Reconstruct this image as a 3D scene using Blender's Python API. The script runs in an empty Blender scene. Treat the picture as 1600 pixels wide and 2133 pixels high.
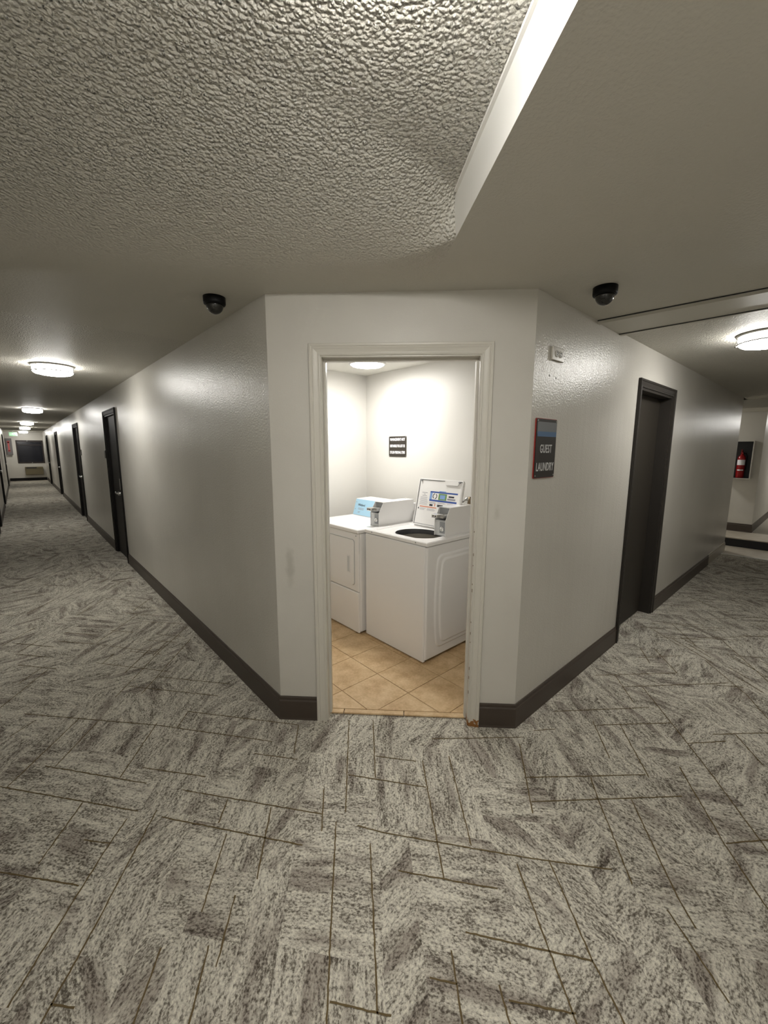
import bpy, bmesh, math, random
from mathutils import Vector, Matrix
R = math.radians
S = bpy.context.scene
COL = S.collection

# ------------------------------------------------------------------ camera
CAM = Vector((-1.0088, -1.0755, 1.5708)); YAW, PITCH, ROLL, FPX = 0.8407, -0.1540, 0.0027, 845.67
F = Vector((math.cos(YAW)*math.cos(PITCH), math.sin(YAW)*math.cos(PITCH), math.sin(PITCH)))
RT = Vector((math.sin(YAW), -math.cos(YAW), 0)); UP = RT.cross(F)
RT, UP = RT*math.cos(ROLL)+UP*math.sin(ROLL), UP*math.cos(ROLL)-RT*math.sin(ROLL)
cd = bpy.data.cameras.new('camera'); cam = bpy.data.objects.new('camera', cd); COL.objects.link(cam)
m = Matrix.Identity(4)
for i in range(3):
    m[i][0], m[i][1], m[i][2], m[i][3] = RT[i], UP[i], -F[i], CAM[i]
cam.matrix_world = m
cd.sensor_fit = 'HORIZONTAL'; cd.sensor_width = 36.0; cd.lens = FPX/1600*36.0; cd.clip_start = 0.02; cd.clip_end = 100
S.camera = cam
# ------------------------------------------------------------------ world, exposure
w = bpy.data.worlds.new('night'); S.world = w; w.use_nodes = True
w.node_tree.nodes['Background'].inputs[0].default_value = (0.010, 0.012, 0.02, 1)
w.node_tree.nodes['Background'].inputs[1].default_value = 1.0
S.view_settings.view_transform = 'Standard'; S.view_settings.look = 'None'
S.view_settings.exposure = 0.1; S.view_settings.gamma = 1.0; S.view_settings.use_curve_mapping = False
LAMP = 46.0          # radiance of the corridor drum lights
LAMP_LAUNDRY = 92.0
LAMP_RGB = (1.0, 0.975, 0.925)

# ------------------------------------------------------------------ materials
def srgb(*c):
    return tuple((x/255/12.92 if x/255 <= .04045 else ((x/255+.055)/1.055)**2.4) for x in c)
def mat(name, rgb, rough=.5, metal=0., spec=.5, **kw):
    M = bpy.data.materials.new(name); M.use_nodes = True
    b = M.node_tree.nodes['Principled BSDF']
    b.inputs['Base Color'].default_value = (*rgb, 1); b.inputs['Roughness'].default_value = rough
    b.inputs['Metallic'].default_value = metal; b.inputs['Specular IOR Level'].default_value = spec
    for k, v in kw.items(): b.inputs[k.replace('_', ' ')].default_value = v
    return M
def N(M, kind, **inp):
    n = M.node_tree.nodes.new(kind)
    for k, v in inp.items():
        if k in n.inputs: n.inputs[k].default_value = v
        else: setattr(n, k, v)
    return n
def L(M, a, ao, b, bi): M.node_tree.links.new(a.outputs[ao], b.inputs[bi])
def bsdf(M): return M.node_tree.nodes['Principled BSDF']
def add_bump(M, layers, coord='Object'):
    """layers: (kind, scale, strength, distance[, stretch]) chained bumps of fine relief"""
    tc = N(M, 'ShaderNodeTexCoord'); prev = None
    for ly in layers:
        kind, scale, st, dist = ly[:4]
        mp = N(M, 'ShaderNodeMapping'); L(M, tc, coord, mp, 'Vector')
        if len(ly) > 4: mp.inputs['Scale'].default_value = ly[4]
        if kind == 'noise':
            t = N(M, 'ShaderNodeTexNoise', Scale=scale, Detail=3.0, Roughness=.55); out = 'Fac'
        elif kind == 'soft':
            t = N(M, 'ShaderNodeTexNoise', Scale=scale, Detail=1.0, Roughness=.4); out = 'Fac'
        else:
            t = N(M, 'ShaderNodeTexVoronoi', Scale=scale, feature='SMOOTH_F1', Smoothness=.6); out = 'Distance'
        L(M, mp, 'Vector', t, 'Vector')
        b = N(M, 'ShaderNodeBump', Strength=st, Distance=dist)
        if kind == 'voronoi': b.invert = True
        L(M, t, out, b, 'Height')
        if prev: L(M, prev, 'Normal', b, 'Normal')
        prev = b
    L(M, prev, 'Normal', bsdf(M), 'Normal')
def vary(M, c1, c2, scale, detail=4., coord='Object', lo=.35, hi=.65):
    tc = N(M, 'ShaderNodeTexCoord'); t = N(M, 'ShaderNodeTexNoise', Scale=scale, Detail=detail)
    L(M, tc, coord, t, 'Vector'); cr = N(M, 'ShaderNodeValToRGB')
    cr.color_ramp.elements[0].position = lo; cr.color_ramp.elements[1].position = hi
    cr.color_ramp.elements[0].color = (*c1, 1); cr.color_ramp.elements[1].color = (*c2, 1)
    L(M, t, 'Fac', cr, 'Fac'); L(M, cr, 'Color', bsdf(M), 'Base Color')

PAINT = (.60, .58, .53)
M_wall = mat('wall_paint', PAINT, .28, spec=.5)
vary(M_wall, (.575, .555, .505), (.615, .595, .545), 1.7)
add_bump(M_wall, [('noise', 95, .5, .004), ('soft', 20, .12, .01, (1, 1, .10))])
M_front = mat('front_wall_paint', PAINT, .42, spec=.4)
vary(M_front, (.60, .58, .53), (.635, .615, .565), 2.2)
add_bump(M_front, [('noise', 150, .12, .003)])
def smudge_nodes(M):
    """a few grey hand scuffs beside the doorway"""
    base = bsdf(M).inputs['Base Color'].links[0].from_socket; tc = N(M, 'ShaderNodeTexCoord')
    for (cx, cy, cz), (rh, rv), k in (((.058, .897, .93), (.030, .13), .80), ((.20, .755, 1.37), (.02, .03), .85), ((.85, .105, 1.24), (.02, .05), .88)):
        mp = N(M, 'ShaderNodeMapping', vector_type='TEXTURE'); mp.inputs['Location'].default_value = (cx, cy, cz); mp.inputs['Scale'].default_value = (rh, rh, rv); L(M, tc, 'Object', mp, 'Vector')
        nz = N(M, 'ShaderNodeTexNoise', Scale=26., Detail=3.); L(M, tc, 'Object', nz, 'Vector')
        ln = N(M, 'ShaderNodeVectorMath', operation='LENGTH'); L(M, mp, 'Vector', ln, 0)
        ad = N(M, 'ShaderNodeMath', operation='ADD'); M.node_tree.links.new(ln.outputs['Value'], ad.inputs[0]); L(M, nz, 'Fac', ad, 1)
        mr = N(M, 'ShaderNodeMapRange'); mr.inputs['From Min'].default_value = 1.5; mr.inputs['From Max'].default_value = .8; L(M, ad, 0, mr, 'Value')
        mx = N(M, 'ShaderNodeMix', data_type='RGBA', blend_type='MULTIPLY'); L(M, mr, 'Result', mx, 0); M.node_tree.links.new(base, mx.inputs[6]); mx.inputs[7].default_value = (k, k, k*.98, 1)
        base = mx.outputs[2]
    M.node_tree.links.new(base, bsdf(M).inputs['Base Color'])
smudge_nodes(M_front)
CEIL = (.575, .555, .495)
M_ceil = mat('popcorn_ceiling', CEIL, .55, spec=.18)
add_bump(M_ceil, [('soft', 110, .4, .005), ('soft', 55, .4, .008), ('soft', 120, 1., .010)])
M_pop = mat('raised_popcorn_ceiling', CEIL, .55, spec=.18)
def pop_nodes(M):
    """popcorn blown on thick over the raised pocket, thinning out towards the walls"""
    add_bump(M, [('soft', 110, .4, .005), ('soft', 60, .45, .010), ('voronoi', 100, 1., .014), ('soft', 185, .6, .007)])
    tc = N(M, 'ShaderNodeTexCoord'); dt = N(M, 'ShaderNodeVectorMath', operation='DOT_PRODUCT'); L(M, tc, 'Object', dt, 0); dt.inputs[1].default_value = (-.5976, -.8018, 0)
    for n in [n for n in M.node_tree.nodes if n.type == 'BUMP'][1:]:
        mr = N(M, 'ShaderNodeMapRange', interpolation_type='SMOOTHSTEP'); M.node_tree.links.new(dt.outputs['Value'], mr.inputs['Value'])
        mr.inputs['From Min'].default_value = -.66; mr.inputs['From Max'].default_value = .12; mr.inputs['To Max'].default_value = n.inputs['Strength'].default_value
        L(M, mr, 'Result', n, 'Strength')
    for sock, lo, hi in (('Specular IOR Level', .18, .5), ('Roughness', .55, .36)):
        mr = N(M, 'ShaderNodeMapRange', interpolation_type='SMOOTHSTEP'); M.node_tree.links.new(dt.outputs['Value'], mr.inputs['Value'])
        mr.inputs['From Min'].default_value = -.66; mr.inputs['From Max'].default_value = .12; mr.inputs['To Min'].default_value = lo; mr.inputs['To Max'].default_value = hi
        M.node_tree.links.new(mr.outputs['Result'], bsdf(M).inputs[sock])
pop_nodes(M_pop)
M_smooth = mat('smooth_ceiling', CEIL, .45)
add_bump(M_smooth, [('noise', 90, .25, .004)])
M_lowc = mat('light_texture_ceiling', CEIL, .55, spec=.18)
add_bump(M_lowc, [('soft', 110, .4, .005)])
M_face = mat('smooth_white_paint', (.80, .79, .75), .5)
M_lwall = mat('laundry_paint', (.70, .685, .65), .45, spec=.4)
add_bump(M_lwall, [('noise', 120, .15, .004)])
M_lceil = mat('laundry_ceiling', (.74, .73, .68), .6)
M_trim = mat('cream_trim_paint', (.62, .595, .53), .35)
M_base = mat('dark_cove_base', srgb(72, 63, 56), .42, spec=.4)
M_basel = mat('tan_tile_base', (.42, .38, .31), .35)
M_dark = mat('espresso_door_paint', (.007, .006, .0055), .5, spec=.25)
M_dark2 = mat('bronze_door_paint', (.030, .026, .022), .45, spec=.35)
M_slab2 = mat('brown_slab_paint', (.034, .029, .023), .55, spec=.3)
M_white = mat('white_enamel', (.86, .85, .84), .22, spec=.5)
M_whiteM = mat('white_plastic', (.80, .80, .78), .4)
M_grey = mat('grey_enamel', (.60, .61, .61), .4)
M_steel = mat('brushed_steel', (.55, .55, .54), .3, metal=1.)
M_band = mat('dull_nickel', (.22, .21, .19), .45, metal=.6)
M_chrome = mat('chrome', (.8, .8, .8), .15, metal=1.)
M_darkin = mat('dark_recess_and_shade', (.02, .02, .022), .5)
M_midgrey = mat('grey_metal_recess', (.30, .31, .32), .45)
M_tub = mat('tub_enamel', (.34, .32, .28), .35, metal=.3)
M_blue = mat('pale_blue_panel', srgb(168, 208, 232), .45)
M_navy = mat('blue_print', srgb(52, 84, 160), .5)
M_sky = mat('light_blue_print', srgb(132, 165, 215), .5)
M_green = mat('green_print', srgb(110, 150, 85), .5)
M_orange = mat('orange_print', srgb(214, 120, 80), .5)
M_ink = mat('dark_print', (.03, .03, .04), .5)
M_greyink = mat('grey_print', srgb(150, 150, 160), .5)
M_black = mat('black_plastic', (.004, .004, .0045), .5, spec=.2)
M_dome = mat('smoked_dome', (.010, .010, .009), .06, spec=.8)
M_signb = mat('black_sign_face', (.018, .015, .014), .3)
M_signbr = mat('brown_sign_face', (.028, .022, .016), .4)
M_red = mat('red_backing', srgb(150, 42, 36), .4)
M_txt = mat('silver_lettering', srgb(205, 205, 205), .45)
M_wtxt = mat('white_lettering', srgb(240, 240, 245), .45)
M_tape = mat('grey_tape', srgb(118, 122, 126), .3)
M_tapeb = mat('blue_tape', srgb(78, 112, 152), .3)
M_brass = mat('aged_brass', (.22, .17, .11), .4, metal=.9)
M_plate = mat('outlet_plate', (.52, .49, .42), .3)
M_recep = mat('outlet_face', (.72, .71, .68), .3)
M_redcyl = mat('extinguisher_red', srgb(150, 18, 22), .3)
M_cab = mat('cabinet_white', (.62, .60, .55), .4)
M_ac = mat('ac_beige', srgb(112, 103, 78), .5)
M_gcab = mat('grey_cabinet', srgb(108, 104, 104), .5)
M_pink = mat('red_mark', srgb(190, 90, 90), .5)
M_glass = mat('night_glass', (.015, .016, .022), .08, spec=.5)
M_curtain = mat('dark_curtain', (.035, .034, .04), .8)
M_winfr = mat('dark_window_frame', (.022, .014, .012), .4)
M_riser = mat('black_rubber', (.006, .006, .007), .5)
M_htile = mat('hall_tile', (.50, .45, .37), .35)
vary(M_htile, (.46, .41, .33), (.54, .49, .41), 9)
M_grout = mat('grout', srgb(122, 94, 62), .8)
def lampmat(name, s):
    M = bpy.data.materials.new(name); M.use_nodes = True
    b = bsdf(M); b.inputs['Base Color'].default_value = (.8, .8, .8, 1)
    b.inputs['Emission Color'].default_value = (*LAMP_RGB, 1); b.inputs['Emission Strength'].default_value = s
    return M
M_lamp = lampmat('lit_diffuser', LAMP*1.25); M_lampS = lampmat('lit_diffuser_side', LAMP*.8); M_lampL = lampmat('lit_laundry_diffuser', LAMP_LAUNDRY)
M_exit = bpy.data.materials.new('lit_exit_panel'); M_exit.use_nodes = True
bsdf(M_exit).inputs['Base Color'].default_value = (.2, .5, .25, 1)
bsdf(M_exit).inputs['Emission Color'].default_value = (.30, .72, .36, 1); bsdf(M_exit).inputs['Emission Strength'].default_value = .55
# ceramic tile
M_tile = mat('tan_ceramic_tile', (.5, .4, .28), .42, spec=.45)
def tile_nodes(M):
    tc = N(M, 'ShaderNodeTexCoord'); oi = N(M, 'ShaderNodeObjectInfo')
    ad = N(M, 'ShaderNodeVectorMath', operation='ADD'); L(M, tc, 'Object', ad, 0); L(M, oi, 'Random', ad, 1)
    t1 = N(M, 'ShaderNodeTexNoise', Scale=9., Detail=6., Roughness=.65); L(M, ad, 'Vector', t1, 'Vector')
    t2 = N(M, 'ShaderNodeTexNoise', Scale=70., Detail=3.); L(M, ad, 'Vector', t2, 'Vector')
    mx = N(M, 'ShaderNodeMath', operation='MULTIPLY_ADD'); L(M, t2, 'Fac', mx, 0); mx.inputs[1].default_value = .35; L(M, t1, 'Fac', mx, 2)
    cr = N(M, 'ShaderNodeValToRGB'); L(M, mx, 'Value', cr, 'Fac')
    e = cr.color_ramp.elements; e[0].position = .48; e[0].color = (*srgb(184, 152, 112), 1); e[1].position = .90; e[1].color = (*srgb(222, 196, 158), 1)
    n = e.new(.68); n.color = (*srgb(205, 175, 134), 1)
    L(M, cr, 'Color', bsdf(M), 'Base Color')
tile_nodes(M_tile)
# peeling jamb paint: bare wood shows at the foot
M_peel = mat('chipped_trim_paint', (.62, .595, .53), .4)
def peel_nodes(M):
    tc = N(M, 'ShaderNodeTexCoord'); sx = N(M, 'ShaderNodeSeparateXYZ'); L(M, tc, 'Object', sx, 'Vector')
    nz = N(M, 'ShaderNodeTexNoise', Scale=38., Detail=3.); L(M, tc, 'Object', nz, 'Vector')
    ma = N(M, 'ShaderNodeMath', operation='MULTIPLY_ADD'); L(M, nz, 'Fac', ma, 0); ma.inputs[1].default_value = .16; ma.inputs[2].default_value = -.052
    lt = N(M, 'ShaderNodeMath', operation='LESS_THAN'); L(M, sx, 'Z', lt, 0); L(M, ma, 'Value', lt, 1)
    rx = N(M, 'ShaderNodeMath', operation='GREATER_THAN'); L(M, sx, 'X', rx, 0); rx.inputs[1].default_value = .5
    an = N(M, 'ShaderNodeMath', operation='MULTIPLY'); L(M, lt, 0, an, 0); L(M, rx, 0, an, 1); lt = an
    mx = N(M, 'ShaderNodeMix', data_type='RGBA'); L(M, lt, 'Value', mx, 0)
    mx.inputs[6].default_value = (.62, .595, .53, 1); mx.inputs[7].default_value = (*srgb(146, 100, 52), 1)
    M.node_tree.links.new(mx.outputs[2], bsdf(M).inputs['Base Color'])
peel_nodes(M_peel)
# carpet: UV runs along each block's stripe direction, in metres
M_carpet = mat('carpet', (.4, .38, .33), .95, spec=.1)
def carpet_nodes(M):
    tc = N(M, 'ShaderNodeTexCoord')
    def nz(sc, det, ro, dist=0.):
        m1 = N(M, 'ShaderNodeMapping'); m1.inputs['Scale'].default_value = (*sc, 1); L(M, tc, 'UV', m1, 'Vector')
        n = N(M, 'ShaderNodeTexNoise', Scale=1., Detail=det, Roughness=ro, Distortion=dist); L(M, m1, 'Vector', n, 'Vector'); return n
    n1 = nz((6, 32), 3., .6, .5)      # long stripes
    n2 = nz((92, 132), 3., .65, .2)     # tufts
    n5 = nz((24, 62), 2., .5, .3)       # short dashes
    n3 = nz((3.5, 9), 2., .5)           # broad tone patches
    def lin(node, k, add=None):
        a = N(M, 'ShaderNodeMath', operation='MULTIPLY_ADD'); L(M, node, 0, a, 0); a.inputs[1].default_value = k
        if add: L(M, add, 0, a, 2)
        else: a.inputs[2].default_value = 0.
        return a
    s = lin(n1, .55); s = lin(n2, 1.45, s); s = lin(n5, .60, s); s = lin(n3, .40, s)
    mr = N(M, 'ShaderNodeMapRange'); mr.inputs['From Min'].default_value = 1.01; mr.inputs['From Max'].default_value = 1.92
    cr = N(M, 'ShaderNodeValToRGB'); L(M, s, 0, mr, 'Value'); L(M, mr, 'Result', cr, 'Fac')
    e = cr.color_ramp.elements
    e[0].position = .15; e[0].color = (*srgb(84, 78, 68), 1)
    e[1].position = .82; e[1].color = (*srgb(222, 218, 204), 1)
    q = e.new(.37); q.color = (*srgb(132, 126, 116), 1)
    q = e.new(.52); q.color = (*srgb(184, 179, 167), 1)
    g3 = nz((2.6, 12), 1., .5)          # greyer yarn here and there
    gr = N(M, 'ShaderNodeMapRange'); gr.inputs['From Min'].default_value = .52; gr.inputs['From Max'].default_value = .66; gr.inputs['To Max'].default_value = .85; L(M, g3, 0, gr, 'Value')
    mx = N(M, 'ShaderNodeMix', data_type='RGBA', blend_type='MULTIPLY'); L(M, gr, 'Result', mx, 0)
    M.node_tree.links.new(cr.outputs['Color'], mx.inputs[6]); mx.inputs[7].default_value = (*srgb(190, 184, 184), 1)
    M.node_tree.links.new(mx.outputs[2], bsdf(M).inputs['Base Color'])
    n4 = N(M, 'ShaderNodeTexNoise', Scale=420., Detail=1.); L(M, tc, 'Object', n4, 'Vector')
    bp = N(M, 'ShaderNodeBump', Strength=.5, Distance=.004); L(M, n4, 'Fac', bp, 'Height')
    bp2 = N(M, 'ShaderNodeBump', Strength=.35, Distance=.004); L(M, n2, 'Fac', bp2, 'Height'); L(M, bp, 'Normal', bp2, 'Normal')
    L(M, bp2, 'Normal', bsdf(M), 'Normal')
carpet_nodes(M_carpet)
M_line = mat('carpet_line_brown', srgb(104, 90, 64), .95, spec=.1)

# ------------------------------------------------------------------ geometry helpers
class MB:
    def __init__(s): s.bm = bmesh.new()
    def poly(s, pts, mi=0):
        vs = [s.bm.verts.new(p) for p in pts]
        try:
            f = s.bm.faces.new(vs); f.material_index = mi; return f
        except ValueError: return None
    def hexa(s, p, mi=0):
        """8 points: bottom loop 0-3, top loop 4-7"""
        v = [s.bm.verts.new(q) for q in p]
        for q in ((3,2,1,0),(4,5,6,7),(0,1,5,4),(1,2,6,5),(2,3,7,6),(3,0,4,7)):
            f = s.bm.faces.new([v[i] for i in q]); f.material_index = mi
        return v
    def box(s, x0, x1, y0, y1, z0, z1, mi=0, bev=0., seg=2):
        v = s.hexa([(x0,y0,z0),(x1,y0,z0),(x1,y1,z0),(x0,y1,z0),(x0,y0,z1),(x1,y0,z1),(x1,y1,z1),(x0,y1,z1)], mi)
        if bev:
            es = {e for q in v for e in q.link_edges}
            bmesh.ops.bevel(s.bm, geom=list(es), offset=bev, segments=seg, affect='EDGES', profile=.5)
    def prism(s, pts, d, mi=0, bev=0., seg=2):
        """closed polygon (3D pts) pushed along vector d"""
        d = Vector(d); a = [s.bm.verts.new(p) for p in pts]; b = [s.bm.verts.new(Vector(p)+d) for p in pts]
        n = len(a); fs = [s.bm.faces.new(a[::-1]), s.bm.faces.new(b)]
        for i in range(n): fs.append(s.bm.faces.new((a[i], a[(i+1)%n], b[(i+1)%n], b[i])))
        for f in fs: f.material_index = mi
        if bev:
            es = {e for f in fs for e in f.edges}
            bmesh.ops.bevel(s.bm, geom=list(es), offset=bev, segments=seg, affect='EDGES', profile=.5)
    def lathe(s, prof, c=(0,0,0), n=40, mi=0, axis='z', close=True):
        """prof: list of (r, h)"""
        rings = []
        for r, h in prof:
            ring = []
            for i in range(n):
                a = 2*math.pi*i/n; x, y = r*math.cos(a), r*math.sin(a)
                p = (x, y, h) if axis == 'z' else ((h, x, y) if axis == 'x' else (x, h, y))
                ring.append(s.bm.verts.new((p[0]+c[0], p[1]+c[1], p[2]+c[2])))
            rings.append(ring)
        for A, B in zip(rings, rings[1:]):
            for i in range(n):
                f = s.bm.faces.new((A[i], A[(i+1)%n], B[(i+1)%n], B[i])); f.material_index = mi; f.smooth = True
        if close:
            for ring in (rings[0], rings[-1]):
                f = s.bm.faces.new(ring); f.material_index = mi
    def tube(s, pts, r, n=8, mi=0, closed=False):
        pts = [Vector(p) for p in pts]; rings = []
        for i, p in enumerate(pts):
            if closed: t = pts[(i+1) % len(pts)]-pts[i-1]
            else: t = (pts[min(i+1, len(pts)-1)]-pts[max(i-1, 0)])
            t.normalize(); u = t.cross(Vector((0,0,1)))
            if u.length < 1e-3: u = t.cross(Vector((1,0,0)))
            u.normalize(); v = t.cross(u)
            rings.append([s.bm.verts.new(p+(u*math.cos(2*math.pi*k/n)+v*math.sin(2*math.pi*k/n))*r) for k in range(n)])
        pairs = list(zip(rings, rings[1:]))
        if closed: pairs.append((rings[-1], rings[0]))
        for A, B in pairs:
            for k in range(n):
                f = s.bm.faces.new((A[k], A[(k+1)%n], B[(k+1)%n], B[k])); f.material_index = mi; f.smooth = True
        if not closed:
            for ring in (rings[0], rings[-1]): s.bm.faces.new(ring).material_index = mi
    def build(s, name, mats, parent=None, loc=None, smooth=False):
        bmesh.ops.recalc_face_normals(s.bm, faces=s.bm.faces[:])
        me = bpy.data.meshes.new(name); s.bm.to_mesh(me); s.bm.free()
        for q in (mats if isinstance(mats, (list, tuple)) else [mats]): me.materials.append(q)
        if smooth:
            for p in me.polygons: p.use_smooth = True
        o = bpy.data.objects.new(name, me); COL.objects.link(o)
        if loc: o.location = loc
        if parent: o.parent = parent
        return o
def thing(o, label, cat, group=None):
    o['label'] = label; o['category'] = cat
    if group: o['group'] = group
    return o
def empty(name, loc, rz=0.):
    o = bpy.data.objects.new(name, None); COL.objects.link(o); o.location = loc; o.rotation_euler = (0, 0, rz); o.empty_display_size = .05
    return o
def struct(o): o['kind'] = 'structure'; return o
def stuff(o): o['kind'] = 'stuff'; return o
def dup(root, loc, label):
    r = root.copy(); COL.objects.link(r); r.location = loc; r['label'] = label
    for ch in list(root.children):
        c = ch.copy(); COL.objects.link(c); c.parent = r
        for g in list(ch.children):
            d = g.copy(); COL.objects.link(d); d.parent = c
    return r
def text_mesh(name, body, size, material, matrix, parent, sx=1., bold=0., align='CENTER', extrude=.0004, spacing=1.):
    cu = bpy.data.curves.new(name, 'FONT'); cu.body = body; cu.size = size; cu.align_x = align; cu.align_y = 'CENTER'
    cu.offset = bold; cu.extrude = extrude; cu.space_character = spacing; cu.resolution_u = 3
    o = bpy.data.objects.new(name, cu); COL.objects.link(o)
    bpy.context.view_layer.update()
    me = bpy.data.meshes.new_from_object(o.evaluated_get(bpy.context.evaluated_depsgraph_get()))
    bpy.data.objects.remove(o); bpy.data.curves.remove(cu)
    me.transform(matrix @ Matrix.Diagonal((sx, 1, 1, 1))); me.materials.clear(); me.materials.append(material)
    o = bpy.data.objects.new(name, me); COL.objects.link(o); o.parent = parent
    return o
def basis(o, ex, ey):
    ex, ey = Vector(ex).normalized(), Vector(ey).normalized(); ez = ex.cross(ey)
    m = Matrix.Identity(4)
    for i in range(3): m[i][0], m[i][1], m[i][2], m[i][3] = ex[i], ey[i], ez[i], o[i]
    return m

H = 2.34; C = .9547; XL = -1.40; YB = -1.40; YE = 25.2; TW = .11
class Frame:
    """a vertical wall plane: s along it, n out of it towards the corridor"""
    def __init__(f, o, d, n): f.o, f.d, f.n = Vector((*o, 0)), Vector((*d, 0)), Vector((*n, 0))
    def p(f, s, z, n=0.): return f.o+f.d*s+f.n*n+Vector((0, 0, z))
q2 = 2**-.5
FL = Frame((0, 0), (0, 1), (-1, 0))            # left corridor, near side
FR = Frame((0, 0), (1, 0), (0, -1))            # right corridor, near side
FC = Frame((0, C), (q2, -q2), (-q2, -q2))      # front wall with the laundry door
FO = Frame((XL, 0), (0, 1), (1, 0))            # far side of left corridor
CL = C/q2*1.0
def wall(name, fr, s0, s1, z0, z1, holes, m, t=TW):
    mb = MB(); cuts = sorted({s0, s1, *[h[0] for h in holes], *[h[1] for h in holes]})
    def bx(a, b, c, d):
        if b-a < 1e-5 or d-c < 1e-5: return
        mb.hexa([fr.p(a, c, 0), fr.p(b, c, 0), fr.p(b, c, -t), fr.p(a, c, -t), fr.p(a, d, 0), fr.p(b, d, 0), fr.p(b, d, -t), fr.p(a, d, -t)])
    for a, b in zip(cuts, cuts[1:]):
        hs = [h for h in holes if h[0] <= a+1e-6 and h[1] >= b-1e-6]
        if not hs: bx(a, b, z0, z1)
        else: bx(a, b, z0, hs[0][2]); bx(a, b, hs[0][3], z1)
    bmesh.ops.remove_doubles(mb.bm, verts=mb.bm.verts[:], dist=1e-5)
    return struct(mb.build(name, m))
CAS = .06
COLONIAL = [(0, 0), (0, .009), (.006, .011), (.010, .0095), (.016, .010), (.030, .014), (.036, .0165), (.042, .0150), (.047, .018), (.056, .018), (.058, .015), (.058, 0)]
FLATCAS = [(0, 0), (0, .012), (.010, .014), (.014, .011), (.040, .016), (.045, .021), (.058, .021), (.060, .018), (.060, 0)]
def casing(name, fr, s0, s1, zt, prof, m, parent, z0=0.):
    """door trim swept up, across and down around an opening, mitred"""
    mb = MB(); rows = []
    for wd, n in prof:
        rows.append([mb.bm.verts.new(fr.p(s0-wd, z0, n)), mb.bm.verts.new(fr.p(s0-wd, zt+wd, n)), mb.bm.verts.new(fr.p(s1+wd, zt+wd, n)), mb.bm.verts.new(fr.p(s1+wd, z0, n))])
    k = len(rows)
    for i in range(k):
        A, B = rows[i], rows[(i+1) % k]
        for j in range(3): mb.bm.faces.new((A[j], A[j+1], B[j+1], B[j]))
    mb.bm.faces.new([r[0] for r in rows]); mb.bm.faces.new([r[3] for r in rows][::-1])
    return mb.build(name, m, parent)
def fbox(mb, fr, s0, s1, z0, z1, n0, n1, bev=0., mi=0):
    v = mb.hexa([fr.p(s0, z0, n1), fr.p(s1, z0, n1), fr.p(s1, z0, n0), fr.p(s0, z0, n0), fr.p(s0, z1, n1), fr.p(s1, z1, n1), fr.p(s1, z1, n0), fr.p(s0, z1, n0)], mi)
    if bev: bmesh.ops.bevel(mb.bm, geom=list({e for q in v for e in q.link_edges}), offset=bev, segments=2, affect='EDGES', profile=.5)
BASEP = [(0, 0), (.016, 0), (.013, .012), (.012, .112), (.010, .118), (.0075, .121), (.0075, .136), (.005, .1415), (0, .142)]
def sweep_base(name, path, side, m):
    """baseboard profile along a plan polyline; side=+1 puts it left of travel"""
    P = [Vector(p) for p in path]; mb = MB(); rows = []
    for i, p in enumerate(P):
        ds = []
        if i > 0: ds.append((P[i]-P[i-1]).normalized())
        if i < len(P)-1: ds.append((P[i+1]-P[i]).normalized())
        ns = [Vector((-d.y, d.x))*side for d in ds]
        nn = ns[0] if len(ns) == 1 else (ns[0]+ns[1])/(1+ns[0].dot(ns[1]))
        rows.append([mb.bm.verts.new((p.x+nn.x*a, p.y+nn.y*a, z)) for a, z in BASEP])
    k = len(BASEP)
    for A, B in zip(rows, rows[1:]):
        for i in range(k): mb.bm.faces.new((A[i], A[(i+1) % k], B[(i+1) % k], B[i]))
    mb.bm.faces.new(rows[0]); mb.bm.faces.new(rows[-1][::-1])
    return struct(mb.build(name, m))

# ------------------------------------------------------------------ shell
LD = [(5.32, 6.27), (9.72, 10.70), (15.75, 16.75), (21.2, 22.2)]      # outer casing spans on the left wall
RD = (2.50, 3.475)
OD = [(9.15, 10.15), (13.6, 14.6), (20.9, 21.9)]                      # far side of the left corridor
DH = 2.04
WT = 2.62
wall('wall_left', FL, C, YE+.1, 0, H, [(a+CAS, b-CAS, 0, DH) for a, b in LD], M_wall)
wall('wall_right', FR, C, 7.15, 0, H, [(RD[0]+CAS, RD[1]-CAS, 0, DH)], M_wall)
O0, O1, OH = .281, 1.085, 2.033
wall('wall_front', FC, 0, CL, 0, H, [(O0-.018, O1+.018, 0, OH+.018)], M_front)
wall('wall_outer_left', FO, YB, YE, 0, WT, [(a+CAS, b-CAS, 0, DH) for a, b in OD], M_wall)
mb = MB(); mb.box(XL-TW, 13.0, YB-TW, YB, 0, WT); struct(mb.build('wall_back', M_wall))
# end wall of the left corridor with its window hole
FE = Frame((XL, YE), (1, 0), (0, -1))
W0, W1, WZ0, WZ1 = .38, 1.38, .84, 1.94
wall('wall_left_end', FE, -.1, 1.5, 0, H, [(W0, W1, WZ0, WZ1)], M_wall)
# right end: hall crossing behind the end of the right wall
mb = MB(); mb.box(7.04, 7.15, TW, 2.6, 0, H); struct(mb.build('wall_right_return', M_wall))
mb = MB(); mb.box(8.40, 13.0, -.165, 2.6, .143, H); struct(mb.build('wall_right_end', M_front))
mb = MB(); mb.box(7.04, 8.4, 2.6, 2.7, 0, H); struct(mb.build('wall_hall_end', M_wall))
mb = MB(); mb.box(13.0, 13.1, YB-TW, 0, .1, H); struct(mb.build('wall_far_right', M_wall))
# laundry room
LX, LY = 1.843, 2.403
mb = MB(); mb.box(LX, LX+.1, TW, LY+.1, 0, H); struct(mb.build('wall_laundry_back', M_lwall))
mb = MB(); mb.box(TW, LX, LY, LY+.1, 0, H); struct(mb.build('wall_laundry_left', M_lwall))

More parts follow.
